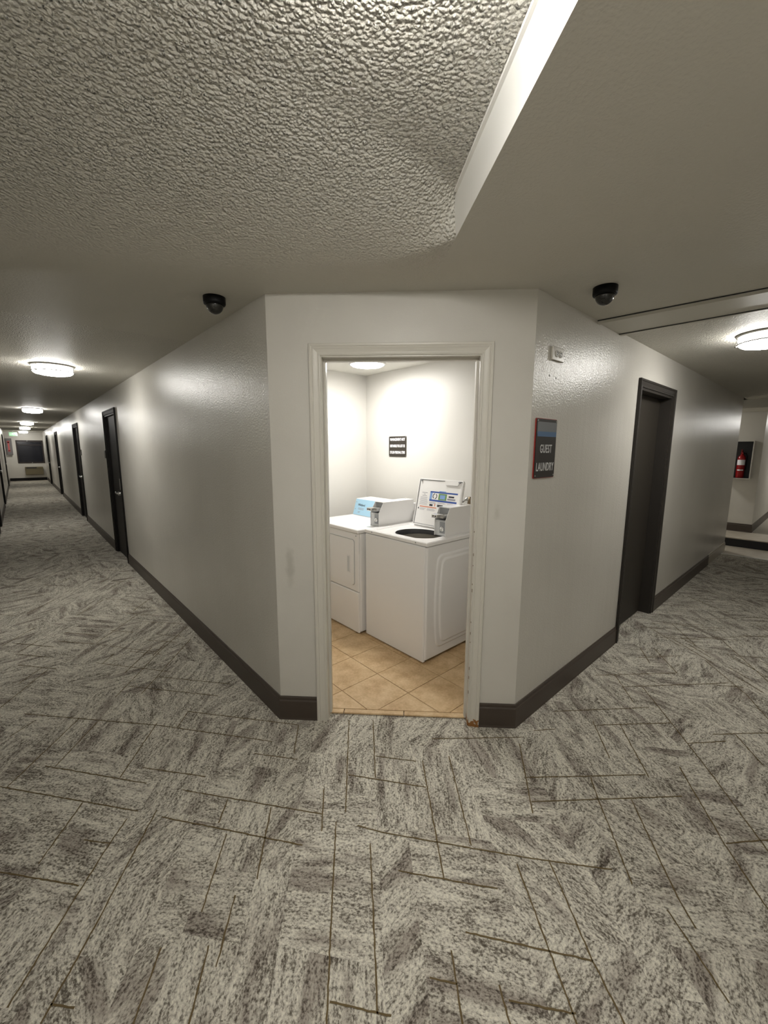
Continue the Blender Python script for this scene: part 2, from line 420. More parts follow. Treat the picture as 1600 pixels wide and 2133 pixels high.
# ceilings -----------------------------------------------------------
TIP = Vector((.274, -.035)); FD = Vector((-.5976, -.8018)); FN = Vector((-.8018, .5976))
def clip(poly, a, b, c):
    """keep a*x+b*y+c >= 0"""
    out = []
    for i in range(len(poly)):
        p, q = poly[i], poly[(i+1) % len(poly)]; dp, dq = a*p[0]+b*p[1]+c, a*q[0]+b*q[1]+c
        if dp >= 0: out.append(p)
        if dp*dq < 0: t = dp/(dp-dq); out.append((p[0]+(q[0]-p[0])*t, p[1]+(q[1]-p[1])*t))
    return out
S_END = (TIP.y-YB)/.8018                       # where the step meets the wall behind the camera
T_OUT = (TIP.x-XL)/.8018
S_FAR = -.49
def sm(x): x = max(0., min(1., x)); return x*x*(3-2*x)
RISE, LEAN, CUT = .11, .024, .053             # pocket height, lean of the step face, length of its cut end
def zc(s, t):
    u = min(1., max(0., t-.02)/.6)**.75; a = -.48*u; b = CUT+.45*u; x = max(0., min(1., (s-a)/(b-a)))
    return H+RISE*(x*(1-u)+sm(x)*u)
def slab(mb, poly, z0, z1, mi=0):
    mb.prism([(p[0], p[1], z0) for p in poly], (0, 0, z1-z0), mi)
kR = .8018*TIP.x-.5976*TIP.y; kF = FD.x*TIP.x+FD.y*TIP.y+S_FAR
mb = MB(); slab(mb, clip([(XL, YB), (2.08, YB), (2.08, C+.2), (XL, C+.2)], .8018, -.5976, -kR), H, H+.03)
struct(mb.build('ceiling', M_lowc))
mb = MB(); slab(mb, [(2.08, YB), (7.5, YB), (7.5, .2), (2.08, .2)], H, H+.03); struct(mb.build('ceiling_right', M_ceil))
mb = MB(); slab(mb, clip(clip([(XL, YB), (C+.25, YB), (C+.25, 2.2), (XL, 2.2)], -.8018, .5976, kR), -FD.x, -FD.y, kF), H, H+.03, 1)
slab(mb, [(XL, 2.2), (.1, 2.2), (.1, YE+.05), (XL, YE+.05)], H, H+.03)
struct(mb.build('ceiling_left', [M_ceil, M_lowc]))
mb = MB()
ns, nt = 150, 150; grid = []
s_hi = S_END+1.75
for i in range(ns+1):
    s = S_FAR+(s_hi-S_FAR)*(i/ns); row = []
    for j in range(nt+1):
        t = 2.95*(j/nt)**2; p = TIP+FD*s+FN*t
        row.append(mb.bm.verts.new((p.x, p.y, zc(s, t))))
    grid.append(row)
for i in range(ns):
    for j in range(nt):
        f = mb.bm.faces.new((grid[i][j], grid[i][j+1], grid[i+1][j+1], grid[i+1][j])); f.smooth = True
g = lambda: mb.bm.verts[:]+mb.bm.edges[:]+mb.bm.faces[:]
bmesh.ops.bisect_plane(mb.bm, geom=g(), plane_co=(XL, 0, 0), plane_no=(-1, 0, 0), clear_outer=True)
bmesh.ops.bisect_plane(mb.bm, geom=g(), plane_co=(0, YB, 0), plane_no=(0, -1, 0), clear_outer=True)
struct(mb.build('ceiling_pocket', M_pop))
def SP(s, t, z): p = TIP+FD*s+FN*t; return Vector((p.x, p.y, z))
mb = MB()                                       # smooth white leaning face of the step, a thin board
e0 = .012
mb.prism([SP(0, 0, H), SP(S_END, 0, H), SP(S_END, LEAN, H+RISE), SP(CUT, LEAN, H+RISE)], (.0032, -.0024, .006))
struct(mb.build('trim_1', M_face))
mb = MB()                                       # thin drywall bead along the pocket edge
mb.prism([SP(CUT+.03, LEAN, H+RISE-.001), SP(CUT+.03, LEAN+.009, H+RISE-.001), SP(CUT+.03, LEAN+.007, H+RISE-.006), SP(CUT+.03, LEAN-.003, H+RISE-.008)], SP(S_END-.002, 0, 0)-SP(CUT+.03, 0, 0))
struct(mb.build('trim_2', M_face))
mb = MB(); mb.box(7.5, 13.0, YB, 2.6, 2.21, 2.40); struct(mb.build('ceiling_hall', M_lowc))
mb = MB(); mb.box(7.04, 7.5, .0, 2.6, H, H+.03); struct(mb.build('ceiling_hall.001', M_lowc))
mb = MB(); mb.prism([(TW, 1.03, H-.002), (1.03, TW, H-.002), (LX, TW, H-.002), (LX, LY, H-.002), (TW, LY, H-.002)], (0, 0, .03)); struct(mb.build('ceiling_laundry', M_lceil))
# dropped strip across the right corridor
mb = MB()
A0, A1, B0, B1 = Vector((1.675, 0)), Vector((1.806, YB)), Vector((2.034, 0)), Vector((2.108, YB))
def strip(p0, p1, w0, w1, z0, z1, mi=0):
    e = Vector((1, 0)); a, b = p0+e*w0, p1+e*w0; c, d = p1+e*w1, p0+e*w1
    mb.prism([(q.x, q.y, z0) for q in (a, b, c, d)], (0, 0, z1-z0), mi)
mb.prism([(q.x, q.y, H-.014) for q in (A0+Vector((.03, 0)), A1+Vector((.03, 0)), B1, B0)], (0, 0, .014), 0)
strip(A0, A1, .003, .030, H-.022, H, 0)
strip(A0, A1, .0, .003, H-.006, H-.0005, 1)  # near-black sliver: shade of the step's front face put in as colour
strip(B0, B1, .002, .034, H-.022, H, 0)
strip(B0, B1, -.001, .002, H-.019, H-.012, 1)  # second dark sliver, painted shade on the far bead's front
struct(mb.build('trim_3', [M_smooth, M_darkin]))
# floors -------------------------------------------------------------
random.seed(7)
def ray_floor(u, v):
    d = F+RT*((u-800)/FPX)-UP*((v-1066.5)/FPX); t = -CAM.z/d.z; p = CAM+d*t; return Vector((p.x, p.y))
EA = Vector((math.cos(R(51.5)), math.sin(R(51.5)))); EB = Vector((math.cos(R(129)), math.sin(R(129))))
mb = MB(); uvl = mb.bm.loops.layers.uv.new('UVMap')
XC = 6.88                                       # carpet ends at the hall tiles
regions = [[(XL, YB), (0, YB), (0, 24.3), (XL, 24.3)], [(0, YB), (XC, YB), (XC, 0), (0, 0)], [(0, 0), (C+.02, 0), (C+.02, .10), (.10, C+.02), (0, C+.02)], [(RD[0]+CAS, 0), (RD[1]-CAS, 0), (RD[1]-CAS, TW), (RD[0]+CAS, TW)]]+[[(0, a+CAS), (.1, a+CAS), (.1, b-CAS), (0, b-CAS)] for a, b in LD]+[[(XL-.1, a+CAS), (XL, a+CAS), (XL, b-CAS), (XL-.1, b-CAS)] for a, b in OD]
def inside(poly, reg):
    for i in range(len(reg)):
        a, b = reg[i], reg[(i+1) % len(reg)]; nx, ny = -(b[1]-a[1]), b[0]-a[0]
        poly = clip(poly, nx, ny, -(nx*a[0]+ny*a[1]))
        if len(poly) < 3: return []
    return poly
def cell(pa, pb, la, lb):
    o = EA*pa+EB*pb; quad = [o, o+EA*la, o+EA*la+EB*lb, o+EB*lb]
    xs = [p.x for p in quad]; ys = [p.y for p in quad]
    ang = random.choice([R(51.5), R(129), R(51.5), R(129), R(90), R(0), R(20)])+random.uniform(-.1, .1)
    c, s = math.cos(ang), math.sin(ang); du, dv = random.uniform(0, 40), random.uniform(0, 40)
    for reg in regions:
        if max(xs) < min(r[0] for r in reg) or min(xs) > max(r[0] for r in reg) or max(ys) < min(r[1] for r in reg) or min(ys) > max(r[1] for r in reg): continue
        pl = inside([(p.x, p.y) for p in quad], reg)
        if len(pl) < 3: continue
        f = mb.poly([(x, y, 0) for x, y in pl])
        if not f: continue
        for lp in f.loops:
            x, y = lp.vert.co.x, lp.vert.co.y; lp[uvl].uv = (c*x+s*y+du, -s*x+c*y+dv)
pb = -8.
while pb < 22:                                  # strips running along EA
    lb = random.choice([.13, .2, .26, .34]); pa = -12.-random.random()
    while pa < 22:
        la = random.choice([.22, .3, .42, .5, .62]); o = EA*(pa+la/2)+EB*(pb+lb/2)
        if (-2 < o.x < .6 and -2 < o.y < 25) or (-1 < o.x < 7.6 and -2 < o.y < 1.6): cell(pa, pb, la, lb)
        pa += la
    pb += lb
carpet = struct(mb.build('floor', M_carpet))
# the carpet's thin woven lines, traced where the camera sees them close
LINES = """727,1500,720,1692;777,1500,782,1620;725,1614,887,1640;782,1575,867,1586;880,1585,925,1830;935,1575,982,1762;745,1720,800,1735,1092,1786,1275,1812;830,1814,1037,1852;700,1712,682,2085,678,2180;771,1757,787,2112;675,1642,670,1732;380,1646,670,1696;337,1702,630,1761;565,1682,535,1832;472,1737,420,1900;490,1865,450,2015;530,1570,620,1582;475,1665,455,1715;687,2087,815,2117;970,1942,1235,2002;940,1980,970,2170;1040,2052,1072,2170;895,2037,952,2050;1060,2085,1200,2112;1077,1800,1215,2170;1145,1795,1235,2002,1320,2170;1082,1550,1110,1695;1095,1620,1345,1614;1107,1670,1422,1659;1230,1619,1247,1667,1317,1842;1315,1665,1412,1870,1450,1935;1235,1502,1270,1580;1292,1510,1352,1620;1339,1432,1397,1504,1480,1610,1620,1800;1432,1549,1512,1544;1240,1511,1397,1506;1415,1597,1510,1760,1620,1925;1512,1757,1620,1748;1485,1530,1620,1526;1532,1530,1590,1595;900,1539,1092,1536;1390,1895,1520,2090;1240,1407,1410,1402;1334,1350,1354,1382;1362,1350,1410,1402;1281,1406,1319,1462;1294,1431,1517,1423;1154,1482,1352,1474;1469,1376,1555,1447,1620,1520;1112,1522,1157,1519;0,1639,287,1690;95,1596,305,1632;50,1487,330,1511,567,1545;390,1482,620,1510;390,1485,370,1515;297,1599,427,1618;172,1672,80,1800;265,1705,220,1770,145,1890,15,2100;327,1687,245,1840,195,1935,85,2133;175,1750,230,1757;435,1970,385,2170;335,1975,264,2170;0,1817,165,1845;165,1497,15,1640;205,1502,115,1597;327,1507,250,1620;270,1430,455,1450;330,1410,480,1425;0,1475,100,1395;75,1500,20,1535;105,2092,155,2100;622,1510,612,1570;389,1306,331,1359,240,1453;397,1331,325,1412,295,1445;200,1342,331,1359;200,1381,356,1400;287,1294,384,1300;200,1340,287,1280;237,1261,356,1269;1400,1300,1450,1345;1330,1370,1420,1366;1450,1290,1590,1286;1500,1330,1600,1420;1420,1330,1600,1325"""
mb = MB()
def ribbon(pts, wd=.0026, z=.0012):
    acc = [pts[0]]
    for a, b in zip(pts, pts[1:]):
        k = max(2, int((b-a).length/.016))
        for i in range(1, k+1): acc.append(a.lerp(b, i/k))
    Lv, Rv = [], []
    for i, p in enumerate(acc):
        d = (acc[min(i+1, len(acc)-1)]-acc[max(0, i-1)]).normalized(); nn = Vector((-d.y, d.x))
        j = random.uniform(-.0012, .0012)
        Lv.append(mb.bm.verts.new((*(p+nn*(wd*random.uniform(.7, 1.3)+j)), z))); Rv.append(mb.bm.verts.new((*(p-nn*(wd*random.uniform(.7, 1.3)-j)), z)))
    for i in range(len(acc)-1): mb.bm.faces.new((Lv[i], Lv[i+1], Rv[i+1], Rv[i]))
for ln in LINES.split(';'):
    v = list(map(float, ln.split(','))); ribbon([ray_floor(v[i], v[i+1]) for i in range(0, len(v), 2)])
for k in range(260):                            # the pattern goes on down both corridors
    if k < 170: p = Vector((random.uniform(XL+.1, -.1), random.uniform(2.2, 16)))
    else: p = Vector((random.uniform(2.4, 6.7), random.uniform(YB+.1, -.1)))
    e = random.choice([EA, EB]); l = random.uniform(.15, .45)
    a, b = p-e*l/2, p+e*l/2
    if k < 170: ok = all(XL+.02 < q.x < -.03 for q in (a, b))
    else: ok = all(YB+.02 < q.y < -.03 and q.x < XC-.05 for q in (a, b))
    if ok: ribbon([a, b], .003)
stuff(mb.build('woven_lines', M_line, carpet))
# light tiled strips where the carpet ends
mb = MB(); mb.box(XL, 0, 24.3, YE, -.02, .004); struct(mb.build('floor.001', M_htile))
mb = MB(); mb.box(XC, 7.635, YB, 2.6, -.02, .003); fl2 = struct(mb.build('floor.002', M_htile))
mb = MB(); mb.box(XC-.012, XC+.006, YB, -.001, 0, .010, bev=.003); struct(mb.build('trim_4', M_face))
mb = MB(); mb.box(7.635, 13.0, YB, 2.6, 0, .143); st = struct(mb.build('floor.003', M_htile))
mb = MB(); mb.box(7.629, 7.6345, YB, 2.6, .004, .128); mb.build('riser', M_riser, st)
mb = MB(); mb.box(8.40, 13.0, YB, -.17, .1431, .147); mb.build('carpet', M_carpet, st)
# laundry floor: tiles laid one by one
mb = MB(); mb.prism([(TW, C+.0835+.05-TW, -.01), (C+.1335-TW, TW, -.01), (LX, TW, -.01), (LX, LY, -.01), (TW, LY, -.01)], (0, 0, .019)); lf = struct(mb.build('floor.004', M_grout))
TS, TX, TY = .3042, .7202, .9218; g2 = .0022; kk = C+.088/q2
for i in range(-3, 5):
    for j in range(-4, 6):
        x0, y0 = TX+i*TS, TY+j*TS
        pl = [(x0+g2, y0+g2), (x0+TS-g2, y0+g2), (x0+TS-g2, y0+TS-g2), (x0+g2, y0+TS-g2)]
        pl = inside(pl, [(TW, TW), (LX, TW), (LX, LY), (TW, LY)])
        if pl: pl = clip(pl, 1, 1, -kk-.004)
        if len(pl) < 3: continue
        area = abs(sum(pl[k][0]*pl[(k+1) % len(pl)][1]-pl[(k+1) % len(pl)][0]*pl[k][1] for k in range(len(pl))))/2
        if area < .0006: continue
        cx, cy = sum(p[0] for p in pl)/len(pl), sum(p[1] for p in pl)/len(pl)
        mb = MB(); mb.prism([(p[0]-cx, p[1]-cy, 0) for p in pl], (0, 0, .0042+random.uniform(0, .0004)))
        mb.build('tile', M_tile, lf, (cx, cy, .008))
mb = MB()                                       # bullnose tiles along the doorway
for a, b in ((O0+.001, .36), (.363, .72), (.723, O1-.001)):
    fbox(mb, FC, a, b, 0.001, .0125, -.088, -.052, bev=.004)
    mb.build('threshold_tile', M_tile, lf); mb = MB()
mb.bm.free()

# ------------------------------------------------------------------ laundry doorway
tr = struct(empty('trim_5', FC.p((O0+O1)/2, 0)))
def child_of(o, e):
    o.parent = e; o.matrix_parent_inverse = Matrix.Translation(-Vector(e.location)) if not e.rotation_euler.z else e.matrix_basis.inverted(); return o
def keep(o, e): return child_of(o, e)
mb = MB(); fbox(mb, FC, O0-.018, O0, 0, OH+.018, -.125, 0.004); keep(mb.build('jamb', M_trim), tr)
mb = MB(); fbox(mb, FC, O1, O1+.018, 0, OH+.018, -.125, 0.004); keep(mb.build('jamb', M_peel), tr)
mb = MB(); fbox(mb, FC, O0, O1, OH, OH+.018, -.125, 0.004); keep(mb.build('head_jamb', M_trim), tr)
mb = MB(); fbox(mb, FC, O0, O0+.011, 0.012, OH, -.082, -.048); fbox(mb, FC, O1-.011, O1, .012, OH, -.082, -.048); fbox(mb, FC, O0+.011, O1-.011, OH-.011, OH, -.082, -.048); keep(mb.build('door_stop', M_trim), tr)
keep(casing('casing', FC, O0-.006, O1+.006, OH+.006, COLONIAL, M_peel, None), tr)
# chipped paint scars along the right jamb
mb = MB(); random.seed(3)
for z in (1.13, 1.0, .94, .83, .80, .62, .55, .50, .36, .34, .28, .2):
    h = random.uniform(.006, .022); z += random.uniform(-.01, .01); fbox(mb, FC, O1-.0006, O1+.002, z, z+h, .000, .0045+random.uniform(0, .0006))
stuff(keep(mb.build('paint_chip', M_brass), tr))
# baseboards
sweep_base('baseboard_left', [(0, LD[0][0]), (0, C), tuple(FC.p(O0-.064, 0).xy)], -1, M_base)
sweep_base('baseboard_right', [tuple(FC.p(O1+.064, 0).xy), (C, 0), (RD[0], 0)], -1, M_base)
for a, b in zip(LD, LD[1:]): sweep_base('baseboard_left', [(0, b[0]), (0, a[1])], -1, M_base)
sweep_base('baseboard_left', [(0, YE-.005), (0, LD[-1][1])], -1, M_base)
sweep_base('baseboard_right', [(RD[1], 0), (5.96, 0)], -1, M_base)
sweep_base('baseboard_right', [(5.96, 0), (7.15, 0), (7.15, .3)], -1, M_basel)
sp = [YB]+[v for o in OD for v in o]+[YE]
for a, b in zip(sp[::2], sp[1::2]): sweep_base('baseboard_outer', [(XL, a), (XL, b)], -1, M_base)
sweep_base('baseboard_end', [(XL+.02, YE), (-.02, YE)], -1, M_dark)
o = sweep_base('baseboard_right_end', [(8.4, 1.2), (8.4, -.165), (12.9, -.165)], -1, M_base); o.location.z = .143

# ------------------------------------------------------------------ corridor doors
def door(n, fr, a, b, rec, mcas, mslab, lever=None):
    e = struct(empty('door_%d' % n, fr.p((a+b)/2, 0))); s0, s1 = a+CAS, b-CAS
    keep(casing('casing', fr, s0, s1, DH, FLATCAS, mcas, None), e)
    mb = MB(); fbox(mb, fr, s0, s0+.02, 0, DH, -TW, .004); fbox(mb, fr, s1-.02, s1, 0, DH, -TW, .004); fbox(mb, fr, s0+.02, s1-.02, DH-.02, DH, -TW, .004)
    keep(mb.build('frame', mcas), e)
    mb = MB(); fbox(mb, fr, s0+.021, s1-.021, .008, DH-.021, -rec-.042, -rec, bev=.002); sl = keep(mb.build('slab', mslab), e)
    if lever is not None:
        ls = s0+.095 if lever == 0 else s1-.095; d = 1 if lever == 0 else -1
        mb = MB(); fbox(mb, fr, ls-.032, ls+.032, 1.0, 1.16, -rec, -rec+.024, bev=.008); keep(mb.build('lock_plate', M_steel), e)
        mb = MB(); p0 = fr.p(ls, .955, -rec); p1 = fr.p(ls, .955, -rec+.055); p2 = fr.p(ls+d*.03, .955, -rec+.062); p3 = fr.p(ls+d*.12, .958, -rec+.062); p4 = fr.p(ls+d*.135, .968, -rec+.060)
        mb.tube([p0, p1], .026, 14); mb.tube([p1-(p1-p0)*.15, p2, p3, p4], .011, 10); keep(mb.build('lever', M_steel), e)
    return e
for i, (a, b) in enumerate(LD): door(i+1, FL, a, b, .022, M_dark, M_dark, 0)
door(5, FR, RD[0], RD[1], .085, M_dark2, M_slab2, 0 if False else None)
for i, (a, b) in enumerate(OD): door(6+i, FO, a, b, .022, M_dark, M_dark, 0)
# room number plates beside doors
def plate(fr, s, z, lab):
    mb = MB(); fbox(mb, fr, s-.05, s+.05, z-.06, z+.06, .0005, .014, bev=.003); return thing(mb.build('room_sign', M_signb), lab, 'sign', 'room number plates in the left corridor')
plate(FL, 6.42, 1.48, 'small dark room plate beyond the nearest left corridor door')
plate(FL, 9.60, 1.48, 'small dark room plate before the second left corridor door')

# ------------------------------------------------------------------ ceiling lights
def lamp(loc, label, lm, r=.165):
    e = thing(empty('ceiling_light', loc), label, 'ceiling light', 'drum ceiling lights'); k = r/.165
    mb = MB(); mb.lathe([(.150*k, -.001), (.166*k, -.001), (.170*k, -.006), (.170*k, -.012), (.160*k, -.016), (.150*k, -.016)], n=48); mb.build('mounting_ring', M_band, e)
    mb = MB(); mb.lathe([(.150*k, -.016), (.153*k, -.020), (.153*k, -.060), (.148*k, -.070), (.135*k, -.079), (.10*k, -.087), (.05*k, -.091), (.004, -.092)], n=48)
    for f in mb.bm.faces: f.material_index = 1 if abs(f.calc_center_median().z) < .066 else 0
    mb.build('diffuser', [lm, M_lampS], e)
    mb = MB(); mb.tube([(.158*k*math.cos(2*math.pi*i/48), .158*k*math.sin(2*math.pi*i/48), -.060) for i in range(48)], .0046, 8, closed=True); mb.build('metal_band', M_band, e)
    for i in range(3):
        a = R(100+120*i); c, s = math.cos(a), math.sin(a)
        mb = MB(); mb.tube([(.160*k*c, .160*k*s, -.012), (.162*k*c, .162*k*s, -.040), (.161*k*c, .161*k*s, -.066)], .003, 6)
        mb.lathe([(.0005, -.074), (.007, -.072), (.009, -.066), (.007, -.060), (.0005, -.058)], c=(.164*k*c, .164*k*s, 0), n=10); mb.build('clip', M_band, e)
    return e
l0 = lamp((-.68, 3.98, H), 'round drum ceiling light, largest and nearest in the left corridor', M_lamp)
for y, lab in ((9.62, 'second drum ceiling light down the left corridor'), (15.3, 'third drum ceiling light down the left corridor'), (19.3, 'fourth drum ceiling light down the left corridor'), (24.2, 'farthest drum ceiling light, beside the green exit sign')):
    dup(l0, (-.70, y, H), lab)
dup(l0, (2.79, -.66, H), 'drum ceiling light in the right corridor, cut by the right picture edge')
lc = dup(l0, (-.57, -.64, H+RISE), 'drum ceiling light in the raised ceiling pocket just above the picture')
for ch in lc.children:                          # the corner fixture burns brighter
    if ch.name.startswith('diffuser'):
        ch.data = ch.data.copy(); ch.data.materials[0] = lampmat('bright_diffuser', LAMP*1.5); ch.data.materials[1] = lampmat('bright_diffuser_side', LAMP*1.5)
dup(l0, (10.6, -.78, 2.21), 'drum ceiling light in the hall beyond the right corridor step')
dup(l0, (7.95, 1.35, 2.21), 'drum ceiling light in the side hall, hidden behind the right wall end')
e = thing(empty('ceiling_light', (1.33, 1.76, H-.002)), 'round ceiling light inside the laundry room, behind the door head', 'ceiling light')
mb = MB(); mb.lathe([(.135, -.001), (.150, -.001), (.158, -.008), (.160, -.040), (.157, -.050), (.147, -.052), (.145, -.044)], n=48); mb.build('metal_rim', M_steel, e)
mb = MB(); mb.lathe([(.1465, -.046), (.13, -.056), (.09, -.064), (.04, -.067), (.003, -.068)], n=48); mb.build('diffuser', M_lampL, e)

# ------------------------------------------------------------------ dome cameras
def dome(x, y, rz, lab):
    e = thing(empty('dome_camera', (x, y, H), rz), lab, 'security camera', 'black dome cameras on the ceiling')
    mb = MB(); mb.lathe([(.0545, 0), (.0545, -.030), (.052, -.036), (.040, -.038)], n=40); mb.build('housing', M_black, e)
    mb = MB(); mb.lathe([(.043*math.cos(R(a)), -.036-.046*math.sin(R(a))) for a in range(0, 90, 9)]+[(.001, -.082)], n=36); mb.build('dome', M_dome, e)
    mb = MB(); mb.lathe([(.013, 0), (.013, .012), (.010, .016), (.001, .016)], c=(.0, -.030, -.055), n=16, axis='y'); mb.build('lens', M_black, e)
    return e
dome(-.172, 1.175, 0, 'black dome camera on ceiling left of the laundry door')
dome(1.175, -.225, R(60), 'black dome camera on ceiling right of the laundry door')

# ------------------------------------------------------------------ guest laundry sign
def sign_face(fr, s0, s1, z0, z1, n0, n1, r, name, m, parent):
    pts = []
    for cx, cz, a0 in ((s1-r, z1-r, 0), (s0+r, z1-r, 90), (s0+r, z0+r, 180), (s1-r, z0+r, 270)):
        for k in range(5): a = R(a0+k*22.5); pts.append(fr.p(cx+r*math.cos(a), cz+r*math.sin(a), n0))
    mb = MB(); mb.prism(pts, fr.n*(n1-n0)); return keep(mb.build(name, m), parent)
SX0, SX1, SZ0, SZ1 = 1.003, 1.223, 1.421, 1.729
e = thing(empty('wall_sign', FR.p(1.113, 1.575)), 'black GUEST LAUNDRY sign with red edge on the right wall', 'sign')
sign_face(FR, SX0-.004, SX1+.003, SZ0-.003, SZ1+.003, .0005, .006, .008, 'backing_plate', M_red, e)
sign_face(FR, SX0, SX1, SZ0, SZ1, .006, .0085, .008, 'face_plate', M_signb, e)
sign_face(FR, SX0+.008, SX1-.003, 1.652, 1.714, .0085, .0092, .004, 'tape_strip', M_tape, e)
sign_face(FR, SX0+.010, SX1-.003, 1.638, 1.664, .0092, .0097, .003, 'blue_strip', M_tapeb, e)
for t, z, sx in (('GUEST', 1.572, .66), ('LAUNDRY', 1.476, .64)):
    k = text_mesh('lettering', t, .062, M_txt, basis(FR.p(1.114, z, .0090), FR.d, (0, 0, 1)), None, sx=sx, bold=.0007, spacing=1.10); keep(k, e)
for s in (SX0+.010, SX1-.010):
    for z in (SZ0+.011, SZ1-.009):
        mb = MB(); mb.lathe([(.0042, 0), (.004, .0014), (.001, .0022)], n=10, axis='y'); o = mb.build('screw', M_steel); o.rotation_euler = (0, 0, math.pi); o.location = FR.p(s, z, .0084); bpy.context.view_layer.update(); keep(o, e)
# outlet high on the wall
e = thing(empty('wall_outlet', FR.p(1.18, 2.068)), 'small horizontal outlet plate high on the right wall above the sign', 'outlet')
mb = MB(); fbox(mb, FR, 1.118, 1.243, 2.034, 2.103, .0005, .013, bev=.003); keep(mb.build('cover_plate', M_plate), e)
for s in (1.160, 1.201):
    mb = MB(); mb.lathe([(.0165, 0), (.0165, .0035), (.0155, .0045), (.001, .0045)], n=20, axis='y'); o = mb.build('receptacle', M_recep); o.rotation_euler = (0, 0, math.pi); o.location = FR.p(s, 2.068, .0128); bpy.context.view_layer.update(); keep(o, e)
    mb = MB()
    for dz, w_ in ((.006, .0035), (-.006, .0035)): fbox(mb, FR, s-.008, s+.003, 2.068+dz-.0018, 2.068+dz+.0018, .0168, .0182)
    fbox(mb, FR, s+.006, s+.010, 2.066, 2.070, .0168, .0182); stuff(keep(mb.build('slots', M_ink), e))
wr = bpy.data.objects['wall_right']
for s, z in ((1.119, 1.955), (1.194, 1.950)):
    mb = MB(); mb.lathe([(.0055, 0), (.0055, .001), (.003, .0012), (.003, .0006)], n=12, axis='y'); o = mb.build('wall_plug', M_midgrey, wr); o.rotation_euler = (0, 0, math.pi); o.location = FR.p(s, z, .0002)
    
# ------------------------------------------------------------------ laundry notice
FB = Frame((LX, 0), (0, -1), (-1, 0))          # laundry back wall, seen from inside; s = -y
e = thing(empty('wall_sign', FB.p(-1.907, 1.596)), 'small dark MANAGEMENT NOT RESPONSIBLE notice on the laundry wall', 'sign')
sign_face(FB, -2.032, -1.782, 1.494, 1.696, .0005, .005, .007, 'face_plate', M_signbr, e)
for t, z in (('MANAGEMENT NOT', 1.664), ('RESPONSIBLE FOR LOST OR', 1.600), ('STOLEN PERSONAL ITEMS', 1.536)):
    k = text_mesh('lettering', t, .036, M_wtxt, basis(FB.p(-1.907, z, .0054), FB.d, (0, 0, 1)), None, sx=.5, bold=.0012)
    wdt = max(v.co.y for v in k.data.vertices)-min(v.co.y for v in k.data.vertices)
    for v in k.data.vertices: v.co.y = -(-1.907)+(v.co.y-1.907)*(.215/wdt)
    keep(k, e)
for s in (-2.024, -1.790):
    for z in (1.502, 1.688):
        mb = MB(); mb.lathe([(.003, 0), (.0028, -.0012), (.001, -.0016)], n=10, axis='x'); o = mb.build('screw', M_steel); o.location = FB.p(s, z, .0049); bpy.context.view_layer.update(); keep(o, e)

# ------------------------------------------------------------------ coin meter (part of each machine)
def coin_box(parent, x0, x1, y0, y1, z0, z1, slx):
    """metal coin case: front at x0 with sloped upper front"""
    zm = z0+(z1-z0)*.56; dx = slx; t = .003
    ya, yb = y0, y1
    side = [(x0, z0), (x1, z0), (x1, z1), (x0+dx, z1), (x0, zm)]
    mb = MB()                                   # hollow front: two cheeks, a back body and a floor
    for yy in (ya, yb-t): mb.prism([(x, yy, z) for x, z in side], (0, t, 0))
    mb.prism([(x0+dx+.012, ya+t, z0), (x1, ya+t, z0), (x1, ya+t, z1), (x0+dx+.012, ya+t, z1)], (0, yb-ya-2*t, 0))
    mb.box(x0+dx-.002, x0+dx+.02, ya+t, yb-t, z1-.004, z1)
    case = keep(mb.build('coin_case', M_white), parent)
    mb = MB(); mb.box(x0+.006, x0+dx+.013, ya+t, yb-t, z0+.001, zm-.004, bev=.002); keep(mb.build('lower_front', M_grey), parent)
    mb = MB(); mb.box(x0+.012, x0+dx+.0125, ya+t, yb-t, zm-.004, zm+.002); mb.box(x0+dx+.008, x0+dx+.0125, ya+t, yb-t, zm, z1-.005); keep(mb.build('slide_bay', M_midgrey), parent)
    ym = (ya+yb)/2; zs = zm+(z1-zm)*.38
    mb = MB(); mb.box(x0-.012, x0+dx+.012, ya+.014, yb-.016, zs-.018, zs+.012, bev=.003); keep(mb.build('coin_slide', M_steel), parent)
    mb = MB(); mb.box(x0-.050, x0-.010, yb-.064, yb-.010, zs-.014, zs+.012, bev=.004); h = keep(mb.build('push_handle', M_chrome), parent)
    for k in (0, 1):
        mb = MB(); mb.lathe([(.006, 0), (.006, -.0015), (.001, -.0015)], c=(x0-.0499, yb-.050+k*.022, zs), n=12, axis='x'); o = mb.build('coin_hole', M_ink); keep(o, parent)
    mb = MB(); mb.box(x0+.002, x0+.008, ya+.010, ya+.058, z0+.022, zm-.012, bev=.001); keep(mb.build('lock_panel', M_midgrey), parent)
    mb = MB(); mb.lathe([(.018, 0), (.018, -.006), (.013, -.008), (.012, -.003), (.005, -.003), (.0045, -.007), (.001, -.007)], c=(x0+.002, ya+.033, z0+.055), n=24, axis='x'); keep(mb.build('lock', M_chrome), parent)
    mb = MB(); mb.lathe([(.008, 0), (.008, .006), (.004, .008), (.001, .008)], c=(x1-.06, ym, z1), n=14); keep(mb.build('top_lock', M_chrome), parent)

